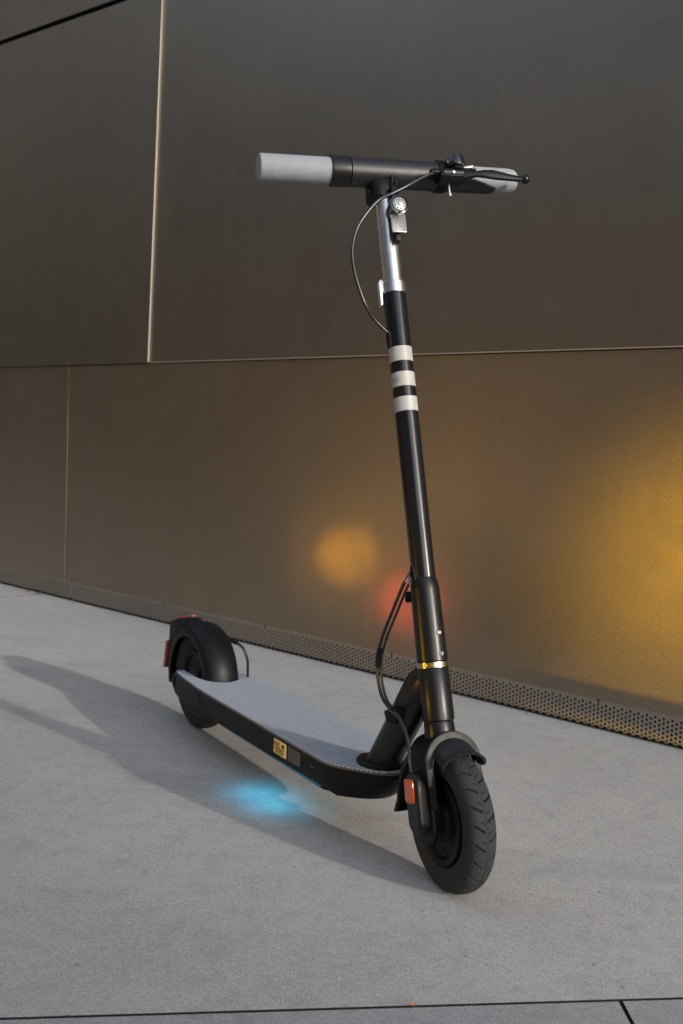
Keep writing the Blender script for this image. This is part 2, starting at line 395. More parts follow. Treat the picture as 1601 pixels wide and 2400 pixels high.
def wheel(cen, R, tw, T, mtx):
    wn_ = tyre(cen, R, tw, T, 'wheel', sub_par=sct); wn_.name = 'wheel'
    b = MB(T); ri = R-2*tw; kx = tw/0.026
    prof = []
    for side in (1, -1):
        pass
    pr = [(-0.021, 0.004), (-0.021, ri*0.42), (-0.016, ri*0.50), (-0.0155, ri*0.86), (-0.020, ri*0.90), (-0.020, ri*1.04), (-0.012, ri*1.07),
          (0.012, ri*1.07), (0.020, ri*1.04), (0.020, ri*0.90), (0.0155, ri*0.86), (0.016, ri*0.50), (0.021, ri*0.42), (0.021, 0.004)]
    b.lathe(pr, cen, (0, 1, 0), 64)
    for k in range(10):
        a = 2*math.pi*k/10
        for sy in (-1, 1):
            b.lathe([(0, 0.0022), (sy*0.0015, 0.0022)], (cen[0]+ri*0.66*math.cos(a), sy*0.0155, cen[2]+ri*0.66*math.sin(a)), (0, 1, 0), 8)
    b.build('hub', M['black_satin'], wn_)
    return wn_
FC = (0.8895, 0, RF)
front_w = wheel(FC, RF, TW, steerw, None)
rear_w = wheel((0, 0, RR), RR, 0.025, lambda p: Vector(p), None)

# ---- deck
def sym(pts): return pts+[(x, -y) for x, y in reversed(pts)]
top_out = [(0.758, 0.0), (0.755, 0.012), (0.744, 0.028), (0.728, 0.042), (0.708, 0.056), (0.690, 0.068), (0.672, 0.0765), (0.650, 0.0797),
           (0.45, 0.0797), (0.20, 0.0797), (0.150, 0.0785), (0.085, 0.0735), (0.035, 0.0685), (0.004, 0.0640), (-0.004, 0.058), (-0.006, 0.040)]
cut = [(0.035, 0.040), (0.078, 0.040), (0.105, 0.034), (0.124, 0.020), (0.131, 0.0)]
half = top_out+cut
outl = half[:]+[(x, -y) for x, y in reversed(half[1:-1])]
def bott(x, y):
    # underside outline: nose tucked in
    if x > 0.60:
        t = (x-0.60)/0.158; return (0.60+(x-0.60)*(1-0.26*t), y*(1-0.20*t))
    return (x, y*0.985)
rows = []
for z, f_ in ((0.1215, 0), (0.118, 0), (0.106, 0.25), (0.095, 0.55), (0.0865, 0.85), (0.084, 1.0)):
    r = []
    for x, y in outl:
        bx, by = bott(x, y); zz = z
        if x > 0.66: zz = z-(0.010*(1-(z-0.084)/0.0375))*min(1, (x-0.66)/0.03)
        r.append((x+(bx-x)*f_, y+(by-y)*f_, zz))
    rows.append(r)
b = MB(); b.loft(rows)
deck = b.build('deck', M['black_satin'], sct, smooth=28)
# grey mat
def inset(pts, d):
    out = []; n = len(pts)
    for i in range(n):
        p0 = Vector(pts[i-1]); p1 = Vector(pts[i]); p2 = Vector(pts[(i+1) % n])
        a = (p1-p0); c = (p2-p1)
        if a.length < 1e-6: a = c
        if c.length < 1e-6: c = a
        a.normalize(); c.normalize()
        na = Vector((-a.y, a.x)); nc = Vector((-c.y, c.x)); nn = (na+nc).normalized()
        k = 1/max(0.4, nn.dot(na)); out.append(tuple(p1+nn*d*k))
    return out
def area(p): return sum(p[i-1][0]*p[i][1]-p[i][0]*p[i-1][1] for i in range(len(p)))/2
sg = 1 if area(outl) > 0 else -1
trim = inset(outl, 0.0004*sg); mato = inset(outl, 0.0026*sg)
mato = [(min(x, 0.7525-abs(y)*0.35), y) for x, y in mato]
b = MB(); b.prism(trim, 0.1218, 0.1236, lambda x, y, h: (x, y, h)); b.build('deck_trim', M['deck_trim'], deck, bevel=0.0004, seg=1)
b = MB(); b.prism(mato, 0.1238, 0.1257, lambda x, y, h: (x, y, h)); b.build('deck_mat', M['mat'], sct, bevel=0.0006, seg=1)
# seam between tail casting and deck side
for sy in (-1, 1):
    b = MB(); b.box(0.1715, 0.1728, sy*0.0790, sy*0.08, 0.088, 0.1212); b.build('seam', M['dark_gap'], deck, smooth=0)
# underbody tray and light strip
b = MB(); b.prism(rrect(0.425, 0, 0.235, 0.070, 0.012), 0.0765, 0.0838, lambda x, y, h: (x, y, h)); b.build('battery_tray', M['black_plastic'], sct, bevel=0.001)
for sy in (-1, 1):
    b = MB(); b.box(0.30, 0.645, sy*0.0705, sy*0.0735, 0.0785, 0.0839); b.build('light_strip', M['led'], sct, smooth=0)
# tail arms carrying the rear axle
for sy in (-1, 1):
    b = MB(); o_ = [(0.185, 0.084), (0.185, 0.094), (0.02, 0.100), (0.0, 0.121), (-0.016, 0.118), (-0.022, 0.104), (-0.018, 0.088), (0.0, 0.076), (0.05, 0.064), (0.10, 0.058), (0.14, 0.060), (0.17, 0.070)]
    b.prism(o_, sy*0.046, sy*0.061, lambda x, z, h: (x, h, z)); b.build('axle_arm', M['black_satin'], sct, bevel=0.004, seg=3)
    b = MB(); b.lathe([(0, 0.012), (sy*0.004, 0.012), (sy*0.006, 0.009)], (0, sy*0.061, RR), (0, 1, 0), 6); b.build('axle_nut', M['black_plastic'], sct)

# stickers on the deck side
def side_quad(x0, x1, z0, z1, d, m, name, par):
    y = -0.0797*(1-0.015*0.3)-d
    b = MB(); b.box(x0, x1, y-0.0003, y+0.0006, z0, z1); return b.build(name, M[m], par, smooth=0)
lab = side_quad(0.4965, 0.5415, 0.0945, 0.1185, 0.0004, 'yellow_label', 'yellow_label', sct)
b = MB()
for r_, (za, segs) in enumerate([(0.1150, [(0.4985, 0.508), (0.5095, 0.519)]), (0.1122, [(0.4985, 0.503), (0.5045, 0.517)]), (0.1094, [(0.4985, 0.513), (0.5145, 0.519)]),
                                 (0.1060, [(0.502, 0.509), (0.511, 0.524), (0.526, 0.536)]), (0.1034, [(0.500, 0.514), (0.516, 0.530)]), (0.1008, [(0.506, 0.513), (0.515, 0.527), (0.529, 0.535)]), (0.0980, [(0.502, 0.520), (0.522, 0.531)])]):
    for a0, a1 in segs:
        x = a0
        while x < a1-0.0008:
            wl = random.uniform(0.0008, 0.002); b.box(x, min(x+wl, a1), -0.0810, -0.0790, za-0.0009, za+random.uniform(0.0003, 0.0009)); x += wl+0.0006
b.build('print', M['ink'], lab, smooth=0)
b = MB(); b.box(0.5265, 0.5335, -0.0811, -0.0790, 0.1090, 0.1145); b.build('print', M['ink_dark'], lab, smooth=0)
gl = side_quad(0.5475, 0.5905, 0.0945, 0.1185, 0.0003, 'grey_label', 'grey_label', sct)
b = MB()
for za in [0.1155, 0.1125, 0.1100, 0.1075, 0.1050, 0.1025, 0.1000, 0.0975]:
    x = 0.5500
    while x < 0.5870:
        wl = random.uniform(0.001, 0.0035); b.box(x, x+wl, -0.0809, -0.0790, za-0.0008, za+0.0006); x += wl+0.0009
b.build('print', M['grey_ink'], gl, smooth=0)
b = MB(); b.box(0.622, 0.629, -0.0801, -0.079, 0.1065, 0.1078); b.box(0.6295, 0.633, -0.0801, -0.079, 0.1068, 0.1074); b.build('print', M['grey_ink'], deck, smooth=0)

# ---- rear fender: hooped shell
def fender_arc(cen, Ro, hw, a0, a1, T, skirt_=0.028, th=0.003, n=60, flare=0.0, lip=0.0):
    rows = []
    for i in range(n+1):
        t = i/n; a = math.radians(a0+(a1-a0)*t); sec = []
        prof = []
        for k in range(17):
            q = -1+2*k/16
            ang = q*math.radians(90); prof.append((hw*math.sin(ang) if abs(q) < 1 else hw*q, 0.022*(math.cos(ang)-1)))
        prof = [(-hw, -0.022-skirt_)]+[(-hw, -0.022-skirt_*0.5)]+prof+[(hw, -0.022-skirt_*0.5)]+[(hw, -0.022-skirt_)]
        inner = [(y*(1-th/hw), d-th) for y, d in reversed(prof)]
        inner[0] = (inner[0][0], prof[-1][1]); inner[-1] = (inner[-1][0], prof[0][1])
        ex = lip*max(0, (t-0.93)/0.07)+lip*max(0, (0.05-t)/0.05)
        for y, d in prof+inner:
            r = (Ro(t) if callable(Ro) else Ro)+d+ex; sec.append(T((cen[0]+r*math.cos(a), y*(1+flare*ex*60), cen[2]+r*math.sin(a))))
        rows.append(sec)
    b = MB(); b.loft(rows); return b
I3 = lambda p: Vector(p)
rf = fender_arc((0, 0, RR), 0.1200, 0.0375, 9, 196, I3, skirt_=0.008).build('rear_fender', M['black_satin'], sct)
# tail housing behind the fender
b = MB(); T_ = [(-0.045, 0.214), (-0.070, 0.2225), (-0.095, 0.219), (-0.136, 0.2065), (-0.143, 0.201), (-0.145, 0.17), (-0.150, 0.13), (-0.156, 0.100), (-0.142, 0.096), (-0.126, 0.105), (-0.122, 0.13), (-0.105, 0.165), (-0.075, 0.195), (-0.05, 0.208)]
b.prism(T_, -0.022, 0.022, lambda x, z, h: (x, h, z)); th_ = b.build('tail_housing', M['black_plastic'], sct, bevel=0.004, seg=3)
b = MB(); b.tube([Vector((-0.101, 0.0, 0.2205))+Vector((0.011*math.cos(a), 0.009*math.sin(a), 0.0028*math.cos(a)+0.0)) for a in [k*math.pi/10 for k in range(3, 20)]], 0.0010, 6, 2)
b.tube([(-0.088, 0.006, 0.2238), (-0.088, 0.018, 0.2235)], 0.001, 6, 1)
b.build('mark', M['red_print'], th_)
b = MB(); b.lathe([(0, 0.0022), (-0.001, 0.0018)], (-0.088, -0.0222, 0.165), (0, 1, 0), 12); b.build('tail_lamp', M['red_print'], th_)
# red rear reflector plate
b = MB(); b.prism([(-0.158, 0.097), (-0.147, 0.159), (-0.153, 0.160), (-0.1645, 0.098)], -0.026, 0.026, lambda x, z, h: (x, h, z)); rp = b.build('rear_reflector', M['red'], sct, bevel=0.002, seg=2)
b = MB(); b.prism([(-0.1655, 0.0965), (-0.1595, 0.126), (-0.1535, 0.126), (-0.1590, 0.0965)], -0.0265, 0.0265, lambda x, z, h: (x, h, z)); b.build('reflector_base', M['silver_cast'], rp, bevel=0.001)
# cable at the fender front + valve
b = MB(); b.tube([(0.085, 0.034, 0.196), (0.105, 0.042, 0.188), (0.112, 0.050, 0.165), (0.108, 0.054, 0.140), (0.104, 0.056, 0.124)], 0.0028, 10); b.build('rear_cable', M['cable'], sct)
b = MB(); b.lathe([(0, 0.0045), (0.006, 0.0055), (0.014, 0.005), (0.018, 0.0035)], (0.075, 0.030, 0.200), (0.75, 0.3, -0.25), 14); b.build('cable_gland', M['black_plastic'], sct)

# ---- neck between deck and head tube
def ell(c, e1, e2, r1, r2, n=36, pw=2.0):
    out = []
    for k in range(n):
        a = 2*math.pi*k/n; ca, sa = math.cos(a), math.sin(a)
        f = 1/((abs(ca)**pw+abs(sa)**pw)**(1/pw)); out.append(Vector(c)+Vector(e1)*ca*f*r1+Vector(e2)*sa*f*r2)
    return out
secs = []
path = [((0.7035, 0.120), 33.5, 0.0250, 0.0262), ((0.722, 0.147), 33.5, 0.0252, 0.0260), ((0.748, 0.186), 33.5, 0.0260, 0.0250), ((0.7725, 0.2230), 33.5, 0.0275, 0.0240),
        ((0.790, 0.2500), 33.5, 0.0285, 0.0230), ((0.8035, 0.2700), 34, 0.0285, 0.0215), ((0.8145, 0.2835), 38, 0.0230, 0.0195), ((0.8290, 0.2900), 46, 0.0110, 0.0110)]
for (x, z), ang, r1, r2 in path:
    a = math.radians(ang); d = Vector((math.sin(a), 0, math.cos(a))); e1 = Vector((-math.cos(a), 0, math.sin(a)))
    secs.append(ell((x, 0, z), e1, (0, 1, 0), r1, r2))
b = MB(); b.loft(secs); neck = b.build('neck', M['black_paint'], sct)
b = MB(); b.loft([ell((0.703, 0, z), (1, 0, 0), (0, 1, 0), rx, ry) for z, rx, ry in ((0.1245, 0.040, 0.036), (0.1300, 0.040, 0.036), (0.1325, 0.038, 0.034), (0.134, 0.033, 0.030))]); b.build('neck_collar', M['black_satin'], sct)
b = MB(); b.lathe([(0.112, 0.0205), (0.114, 0.0226), (0.118, 0.0230), (0.187, 0.0226), (0.189, 0.0215)], Bp, AXV, 48); b.build('head_tube', M['black_paint'], sct)
b = MB(); b.lathe([(0.188, 0.0212), (0.188, 0.0226), (0.1955, 0.0226), (0.1955, 0.0212)], Bp, AXV, 48); ring = b.build('headset_ring', M['ring_metal'], sct)
for az in (-62, -40):  # amber reflections on the ring, modelled as small coloured studs
    a = math.radians(az); d = FA*math.cos(a)+LA*math.sin(a)
    b = MB(); b.lathe([(0.0195, 0.0026), (0.0236, 0.0026), (0.0242, 0.002)], Bp+AXV*0.1918, d, 12); b.build('amber_glint', M['glint'], ring)

# ---- fork, crown, fender (turned with the wheel)
b = MB(SW); b.lathe([(0.075, 0.021), (0.085, 0.0225), (0.110, 0.0215), (0.113, 0.0205)], (0, 0, 0), (0, 0, 1), 40); b.build('steerer', M['black_paint'], sct)
def arch(hw, atop, abot, inner_hw, inner_top, n=22):
    o = [(hw*math.cos(math.pi*k/n), atop-hw*0.95+hw*0.95*math.sin(math.pi*k/n)) for k in range(n+1)]
    o = [(hw*0.98, abot)]+o+[(-hw*0.98, abot)]
    i_ = [(-inner_hw, abot)]+[(-inner_hw*math.cos(math.pi*k/n), inner_top-inner_hw*0.9+inner_hw*0.9*math.sin(math.pi*k/n)) for k in range(n+1)]+[(inner_hw, abot)]
    return o+i_
crown_o = arch(0.0405, 0.0965, -0.005, 0.0300, 0.080)
rows = []
for u, sc_ in ((-0.040, 0.86), (-0.034, 0.94), (-0.015, 1.0), (0.020, 1.0), (0.028, 0.985)):
    rows.append([(u, v*sc_, a if a < 0.02 else a*(0.94+0.06*sc_)) for v, a in crown_o])
b = MB(SW); b.loft(rows); b.build('fork_crown', M['black_satin'], sct)
fl_o = arch(0.0430, 0.0995, 0.028, 0.0330, 0.084)
b = MB(SW); b.loft([[(u, v, a-(u-0.028)*0.25) for v, a in fl_o] for u in (0.0282, 0.0330)]); b.build('crown_flange', M['grey_plastic'], sct, bevel=0.0008)
for sy in (-1, 1):
    o_ = []
    for k in range(13):
        a = math.pi+math.pi*k/12; o_.append((0.0215*math.cos(a), -0.032+0.0215*math.sin(a)))
    o_ += [(0.0215, 0.02), (0.022, 0.055), (0.018, 0.070), (-0.02, 0.070), (-0.026, 0.05), (-0.0235, 0.02)]
    b = MB(SW); b.prism(o_, sy*0.0300, sy*0.0385, lambda u, a, h: (u+0.004, h, a)); b.build('fork_leg', M['black_satin'], sct, bevel=0.003, seg=3)
    cu, ca = -0.001, 0.004
    o_ = rrect(cu, ca, 0.0185, 0.043, 0.018, 8)
    b = MB(SW); b.loft([[(cu+(u-cu)*k, sy*h, ca+(a-ca)*(1-(1-k)*0.5)) for u, a in o_] for h, k in ((0.0375, 1.0), (0.0490, 1.0), (0.0525, 0.95), (0.0545, 0.84))])
    cv = b.build('fork_cover', M['black_paint'], sct)
    cu, ca = -0.003, 0.0215
    o_ = rrect(cu, ca, 0.0140, 0.0165, 0.005, 4)
    b = MB(SW); b.loft([[(cu+(u-cu)*k, sy*h, ca+(a-ca)*k) for u, a in o_] for h, k in ((0.052, 1.0), (0.0562, 1.0), (0.0572, 0.9), (0.0576, 0.6))])
    b.build('amber_reflector', M['amber'], cv)
def fr(t): return 0.1120+0.017*t
ff = fender_arc(FC, fr, 0.0305, 68, 192, steerw, skirt_=0.002, n=60, flare=0.6, lip=0.0035).build('front_fender', M['grey_plastic'], sct)

# ---- stem (not foldable part below, main tube above)
b = MB(S); b.lathe([(0.196, 0.0210), (0.1975, 0.0228), (0.30, 0.0212), (0.306, 0.0208), (0.317, 0.0180), (0.318, 0.0176)], (0, 0, 0), (0, 0, 1), 48); fold = b.build('folding_joint', M['black_paint'], sct)
for a_ in (0.237, 0.207):
    b = MB(X); b.lathe([(0.0205, 0.0038), (0.0232, 0.0038), (0.0238, 0.003), (0.0230, 0.0016), (0.0222, 0.0014)], (0, 0, a_), (1, 0.02, 0), 14); b.build('screw', M['screw'], fold)
b = MB(X); b.prism(rrect(-0.018, 0.293, 0.006, 0.008, 0.003), -0.018, -0.004, lambda u, a, h: (u-0.004, h, a)); b.build('latch', M['black_plastic'], fold, bevel=0.001)
b = MB(S); b.lathe([(0.312, 0.0176), (0.7515, 0.0176)], (0, 0, 0), (0, 0, 1), 64); stem = b.build('stem', M['stem_paint'], sct)
for a0, a1 in ((0.643, 0.6655), (0.604, 0.626), (0.566, 0.588)):
    b = MB(S); b.lathe([(a0, 0.0174), (a0, 0.01785), (a1, 0.01785), (a1, 0.0174)], (0, 0, 0), (0, 0, 1), 64); bd = b.build('band', M['band'], stem, smooth=20)
    if abs(a0-0.604) < 1e-6: mid_band = bd
# lettering on the middle band, wrapped round the tube
fc = bpy.data.curves.new('lettering', 'FONT'); fc.body = 'OKAI'; fc.size = 0.0085; fc.space_character = 1.02
fo = bpy.data.objects.new('lettering', fc); COL.objects.link(fo)
bpy.context.view_layer.update()
dg = bpy.context.evaluated_depsgraph_get(); me = bpy.data.meshes.new_from_object(fo.evaluated_get(dg)); bpy.data.objects.remove(fo)
xs_ = [v.co.x for v in me.vertices]; ys_ = [v.co.y for v in me.vertices]; W_ = max(xs_)-min(xs_); cx_ = (max(xs_)+min(xs_))/2; cy_ = (max(ys_)+min(ys_))/2
for v in me.vertices:
    tx = (v.co.x-cx_)*(0.0185/W_); a = math.radians(-80)+tx/0.0179
    v.co = X((0.0180*math.cos(a), 0.0180*math.sin(a), 0.6145+(v.co.y-cy_)))
me.materials.clear(); me.materials.append(M['band_print'])
lo = bpy.data.objects.new('lettering', me); COL.objects.link(lo); lo.parent = mid_band
# cable grommets
def grommet(a0, az, L_):
    b = MB(X); r = 0.0176; 
    ring_ = []
    for k in range(28):
        t = 2*math.pi*k/28; da = 0.0042*math.cos(t); h = L_*0.5*math.sin(t)
        h = max(-L_*0.5+0.0, min(L_*0.5, h*1.25)); an = az+da/r*1.15
        ring_.append(((r+0.0006)*math.cos(an), (r+0.0006)*math.sin(an), a0+h))
    ring_.append(ring_[0]); b.tube(ring_, 0.0014, 8, 1); cen = [(r*math.cos(az), r*math.sin(az), a0)]
    b.add([((r+0.0005)*math.cos(az), (r+0.0005)*math.sin(az), a0)]+ring_[:-1], [(0, 1+k, 1+(k+1) % 28) for k in range(28)])
    b.build('grommet', M['rubber_dark'], stem)
grommet(0.680, math.radians(-95), 0.026); grommet(0.322, math.radians(-95), 0.026)
# clamp ring and silver telescopic tube
b = MB(S); b.lathe([(0.7505, 0.0180), (0.751, 0.0196), (0.7675, 0.0196), (0.7685, 0.0185), (0.7685, 0.0156)], (0, 0, 0), (0, 0, 1), 56); ring2 = b.build('clamp_ring', M['silver'], sct)
b = MB(S); b.prism([(-0.0255, 0.7330), (-0.0215, 0.7325), (-0.0205, 0.752), (-0.0170, 0.757), (-0.0150, 0.7655), (-0.0190, 0.7735), (-0.0225, 0.7740), (-0.0255, 0.7690)], -0.0055, 0.0055,
    lambda v, a, h: (h, v, a)); b.build('clamp_lever', M['silver_cast'], ring2, bevel=0.0015)
b = MB(S); b.lathe([(0.76, 0.0155), (0.925, 0.0155)], (0, 0, 0), (0, 0, 1), 64); b.build('silver_tube', M['silver'], sct)
b = MB(S); b.prism(rrect(0, 0, 0.0235, 0.0245, 0.018), 0.9035, 0.9300, lambda u, v, h: (u-0.002, v*1.0-0.002, h)); b.build('bar_clamp', M['black_satin'], sct, bevel=0.002)
# ---- handlebar
AB = 0.949
def barlathe(prof, name, m, par, n=56):
    b = MB(S); b.lathe(prof, (0, 0, AB), (0, 1, 0), n, ref=(1, 0, 0)); return b.build(name, M[m], par)
bar = barlathe([(-0.054, 0.0224), (0.100, 0.0226)], 'handlebar', 'bar_paint', sct)
barlathe([(-0.0845, 0.0205), (-0.0850, 0.0232), (-0.0835, 0.0236), (-0.0560, 0.0230), (-0.0550, 0.0222)], 'bar_collar', 'black_paint', bar)
barlathe([(-0.1955, 0.010), (-0.1962, 0.0175), (-0.1950, 0.0192), (-0.1920, 0.0200), (-0.085, 0.0200)], 'grip', 'grip', sct)
barlathe([(0.098, 0.0192), (0.200, 0.0192), (0.215, 0.0188), (0.2225, 0.0172), (0.2265, 0.014), (0.2272, 0.006)], 'grip', 'grip', sct)
# scalloped sleeve over the right grip
rows = []; n = 72
for t in range(13):
    r = []
    for k in range(n):
        a = 2*math.pi*k/n; u, h = math.cos(a), math.sin(a)      # u forward, h up
        if h > 0.55: e = 0.148
        elif h > -0.15: e = 0.118+0.0*(h)
        else: e = 0.118+0.070*min(1, (-0.15-h)/0.75)
        if 0.35 < h <= 0.55: e = 0.118+0.030*(h-0.35)/0.20
        if u < -0.2: e = max(e, 0.148)
        v = 0.0995+(e-0.0995)*t/12
        rr = 0.0222 if t < 12 else 0.0197
        r.append((rr*u, v, AB+rr*h))
    rows.append(r)
b = MB(S); b.grid(rows, closed_v=True); b.build('bar_sleeve', M['bar_paint'], bar)
# ---- brake lever on the left hand side of the bar
def bx(u0, u1, v0, v1, a0, a1): 
    b = MB(S); b.box(u0, u1, v0, v1, a0, a1); return b
b = MB(S); b.lathe([(0.088, 0.0238), (0.088, 0.0250), (0.104, 0.0250), (0.104, 0.0238)], (0, 0, AB), (0, 1, 0), 48, ref=(1, 0, 0)); 
b.prism([(0.018, 0.934), (0.020, 0.947), (0.034, 0.945), (0.045, 0.940), (0.048, 0.928), (0.040, 0.920), (0.024, 0.922)], 0.078, 0.117, lambda u, a, h: (u, h, a+0.000))
br = b.build('brake_housing', M['black_satin'], sct, bevel=0.0025, seg=2)
b = MB(S); b.box(0.0465, 0.0488, 0.083, 0.1155, 0.9300, 0.9345); b.build('slot', M['gloss_black'], br, smooth=0)
b = MB(S); b.lathe([(0, 0.0022), (0.003, 0.0022)], (0.0475, 0.0985, 0.9320), (1, 0, 0), 12); b.build('bolt', M['screw'], br)
b = MB(S); b.lathe([(0.9015, 0.0), (0.9015, 0.0036), (0.9045, 0.0036), (0.9045, 0.002), (0.924, 0.002)], (0.030, 0.0965, 0), (0, 0, 1), 12); b.build('bolt', M['screw'], br)
# cable adjuster
b = MB(S); b.lathe([(0.063, 0.0035), (0.064, 0.0048), (0.0665, 0.0052), (0.067, 0.0044), (0.069, 0.0044), (0.0695, 0.0056), (0.0735, 0.0056), (0.074, 0.0046), (0.080, 0.0050)], (0.040, 0, 0.9325), (0, 1, 0.04), 16, ref=(1, 0, 0)); b.build('cable_adjuster', M['black_satin'], br)
# lever blade
secs = []
for v, u, a, hu, ha in ((0.114, 0.040, 0.9335, 0.006, 0.0108), (0.120, 0.042, 0.9335, 0.0058, 0.0100), (0.128, 0.045, 0.9325, 0.0045, 0.0072), (0.138, 0.048, 0.9318, 0.0038, 0.0050),
                        (0.148, 0.050, 0.9315, 0.0036, 0.0066), (0.163, 0.0505, 0.9308, 0.0038, 0.0078), (0.178, 0.050, 0.9296, 0.0038, 0.0070), (0.194, 0.0485, 0.9286, 0.0036, 0.0054),
                        (0.208, 0.0470, 0.9282, 0.0036, 0.0046), (0.216, 0.0463, 0.9285, 0.0030, 0.0036)):
    secs.append([(p.x, p.y, p.z) for p in ell((u, v, a), (1, 0, 0), (0, 0, 1), hu, ha, 24, 2.3)])
b = MB(S); b.loft(secs); lev = b.build('brake_lever', M['black_satin'], sct)
b = MB(S)
b.lathe([(-0.0074, 0.0005), (-0.0066, 0.0034), (-0.0045, 0.0056), (-0.0015, 0.0072), (0.0015, 0.0074), (0.0045, 0.0060), (0.0064, 0.0036), (0.0074, 0.0005)], (0.046, 0.2205, 0.9288), (0, 1, 0), 24, ref=(1, 0, 0)); b.build('lever_ball', M['black_paint'], lev)
# brake cable down to the stem
b = MB(S); b.tube([(0.040, 0.070, 0.9327), (0.042, 0.058, 0.9290), (0.044, 0.022, 0.908), (0.043, -0.003, 0.895), (0.040, -0.028, 0.8820), (0.035, -0.0585, 0.846), (0.031, -0.0715, 0.808), (0.027, -0.0690, 0.770), (0.020, -0.0565, 0.730), (0.010, -0.0400, 0.708), (0.003, -0.0175, 0.689), (0.001, -0.010, 0.681)], 0.0026, 12, 10); b.build('brake_cable', M['cable'], sct)
# ---- bell
bu, bv = 0.0300, 0.1130
b = MB(lambda p: S((p[0], p[1], p[2]-0.0025))); b.lathe([(0.9462, 0.006), (0.9462, 0.0125), (0.9492, 0.0125), (0.9492, 0.009), (0.9537, 0.009)], (bu, bv, 0), (0, 0, 1), 32)
b.box(bu-0.006, bu+0.006, bv+0.004, bv+0.031, 0.9482, 0.9504)
bell = b.build('bell', M['black_satin'], sct, bevel=0.0005, seg=1)
b = MB(lambda p: S((p[0], p[1], p[2]-0.0025))); b.lathe([(0.9532, 0.0105), (0.9527, 0.0143), (0.9547, 0.0146), (0.9662, 0.0140), (0.9694, 0.0128), (0.9710, 0.0100), (0.9716, 0.004)], (bu, bv, 0), (0, 0, 1), 40); b.build('bell_dome', M['gloss_black'], bell)
b = MB(lambda p: S((p[0], p[1], p[2]-0.0025))); b.lathe([(0.9712, 0.0040), (0.9727, 0.0040), (0.9740, 0.0028), (0.9744, 0.001)], (bu, bv, 0), (0, 0, 1), 16); b.build('bell_nut', M['screw'], bell)
b = MB(lambda p: S((p[0], p[1], p[2]-0.0025))); b.tube([(bu+0.004, bv+0.006, 0.9507), (bu+0.007, bv+0.018, 0.9512), (bu+0.007, bv+0.024, 0.9527)], 0.0022, 8, 4); b.build('bell_hammer', M['silver_cast'], bell)
# ---- headlight with reflector underneath
lu, lv, la = 0.0480, 0.0045, 0.8765
b = MB(S); b.lathe([(-0.033, 0.006), (-0.030, 0.0115), (-0.012, 0.0140), (-0.002, 0.0150), (0.0, 0.0150), (0.0005, 0.0128), (-0.003, 0.0125)], (lu, lv, la), (1, 0, 0), 48); hl = b.build('headlight', M['gloss_black'], sct)
b = MB(S); pr = [(-0.0060, 0.0125), (-0.0012, 0.0122)]; b.lathe(pr+[(0.0006, 0.0100), (0.0014, 0.0060), (0.0016, 0.0005)], (lu, lv, la), (1, 0, 0), 40); b.build('lens', M['lens'], hl, smooth=10)
b = MB(S)
for k in range(9):
    a = 2*math.pi*k/9
    b.lathe([(0.0004, 0.0022), (0.0016, 0.0016), (0.0022, 0.0006)], (lu, lv+0.0075*math.cos(a), la+0.0075*math.sin(a)), (1, 0, 0), 6)
b.lathe([(0.0014, 0.0034), (0.0028, 0.0020), (0.003, 0.0005)], (lu, lv, la), (1, 0, 0), 8)
b.build('facets', M['silver'], hl, smooth=0)
b = MB(S); b.box(0.014, 0.034, lv-0.005, lv+0.005, 0.885, 0.913); b.box(0.014, 0.030, lv-0.004, lv+0.004, 0.826, 0.872); b.build('light_bracket', M['black_plastic'], sct, bevel=0.001)
b = MB(S); b.prism(rrect(lv, 0.8510, 0.0118, 0.0150, 0.0015), 0.0335, 0.0375, lambda v, a, h: (h, v, a)); rfl = b.build('front_reflector', M['prism'], sct, bevel=0.0006)
b = MB(S)
for i in range(9):
    for j in range(11):
        v0 = lv-0.0100+i*0.0025; a0 = 0.8380+j*0.00262
        b.lathe([(0, 0.0012), (0.0010, 0.0002)], (0.0374, v0, a0), (1, 0, 0), 4)
b.build('prism_facets', M['silver_cast'], rfl, smooth=0)
b = MB(S); b.tube([(0.018, 0.002, 0.905), (0.024, 0.004, 0.918), (0.026, 0.006, 0.926), (0.022, 0.008, 0.936)], 0.0016, 8, 5); b.tube([(0.018, 0.010, 0.905), (0.026, 0.012, 0.920), (0.024, 0.013, 0.934)], 0.0014, 8, 5); b.build('lamp_wire', M['cable'], sct)
# ---- lower cables
pl = [(0.776, -0.012, 0.438), (0.795, -0.028, 0.428), (0.786, -0.030, 0.415), (0.761, -0.030, 0.372), (0.741, -0.030, 0.337), (0.730, -0.030, 0.310), (0.727, -0.030, 0.290), (0.734, -0.030, 0.260), (0.750, -0.030, 0.238), (0.777, -0.030, 0.228)]
pl[1] = (0.790, -0.027, 0.424)
b = MB(); b.tube([(0.783, -0.010, 0.443)]+[Vector(q) for q in pl[1:]], 0.0025, 12, 8); b.build('cable', M['cable'], sct)
b = MB(); b.tube([(0.785, -0.010, 0.434)]+[Vector(q)+Vector((0.006, 0.003, -0.003 if i < 5 else 0.0)) for i, q in enumerate(pl[1:])], 0.0021, 12, 8); b.build('cable', M['cable'], sct)
b = MB(); b.tube([(0.7325, -0.0285, 0.312), (0.7295, -0.0285, 0.300), (0.7295, -0.0285, 0.284)], 0.0052, 12, 4); b.build('cable_tie', M['black_plastic'], sct)
b = MB(); b.prism([(0.762, 0.226), (0.786, 0.239), (0.799, 0.231), (0.794, 0.214), (0.772, 0.210)], -0.034, -0.014, lambda x, z, h: (x-0.006, h, z-0.002)); b.build('cable_clip', M['black_plastic'], sct, bevel=0.002)
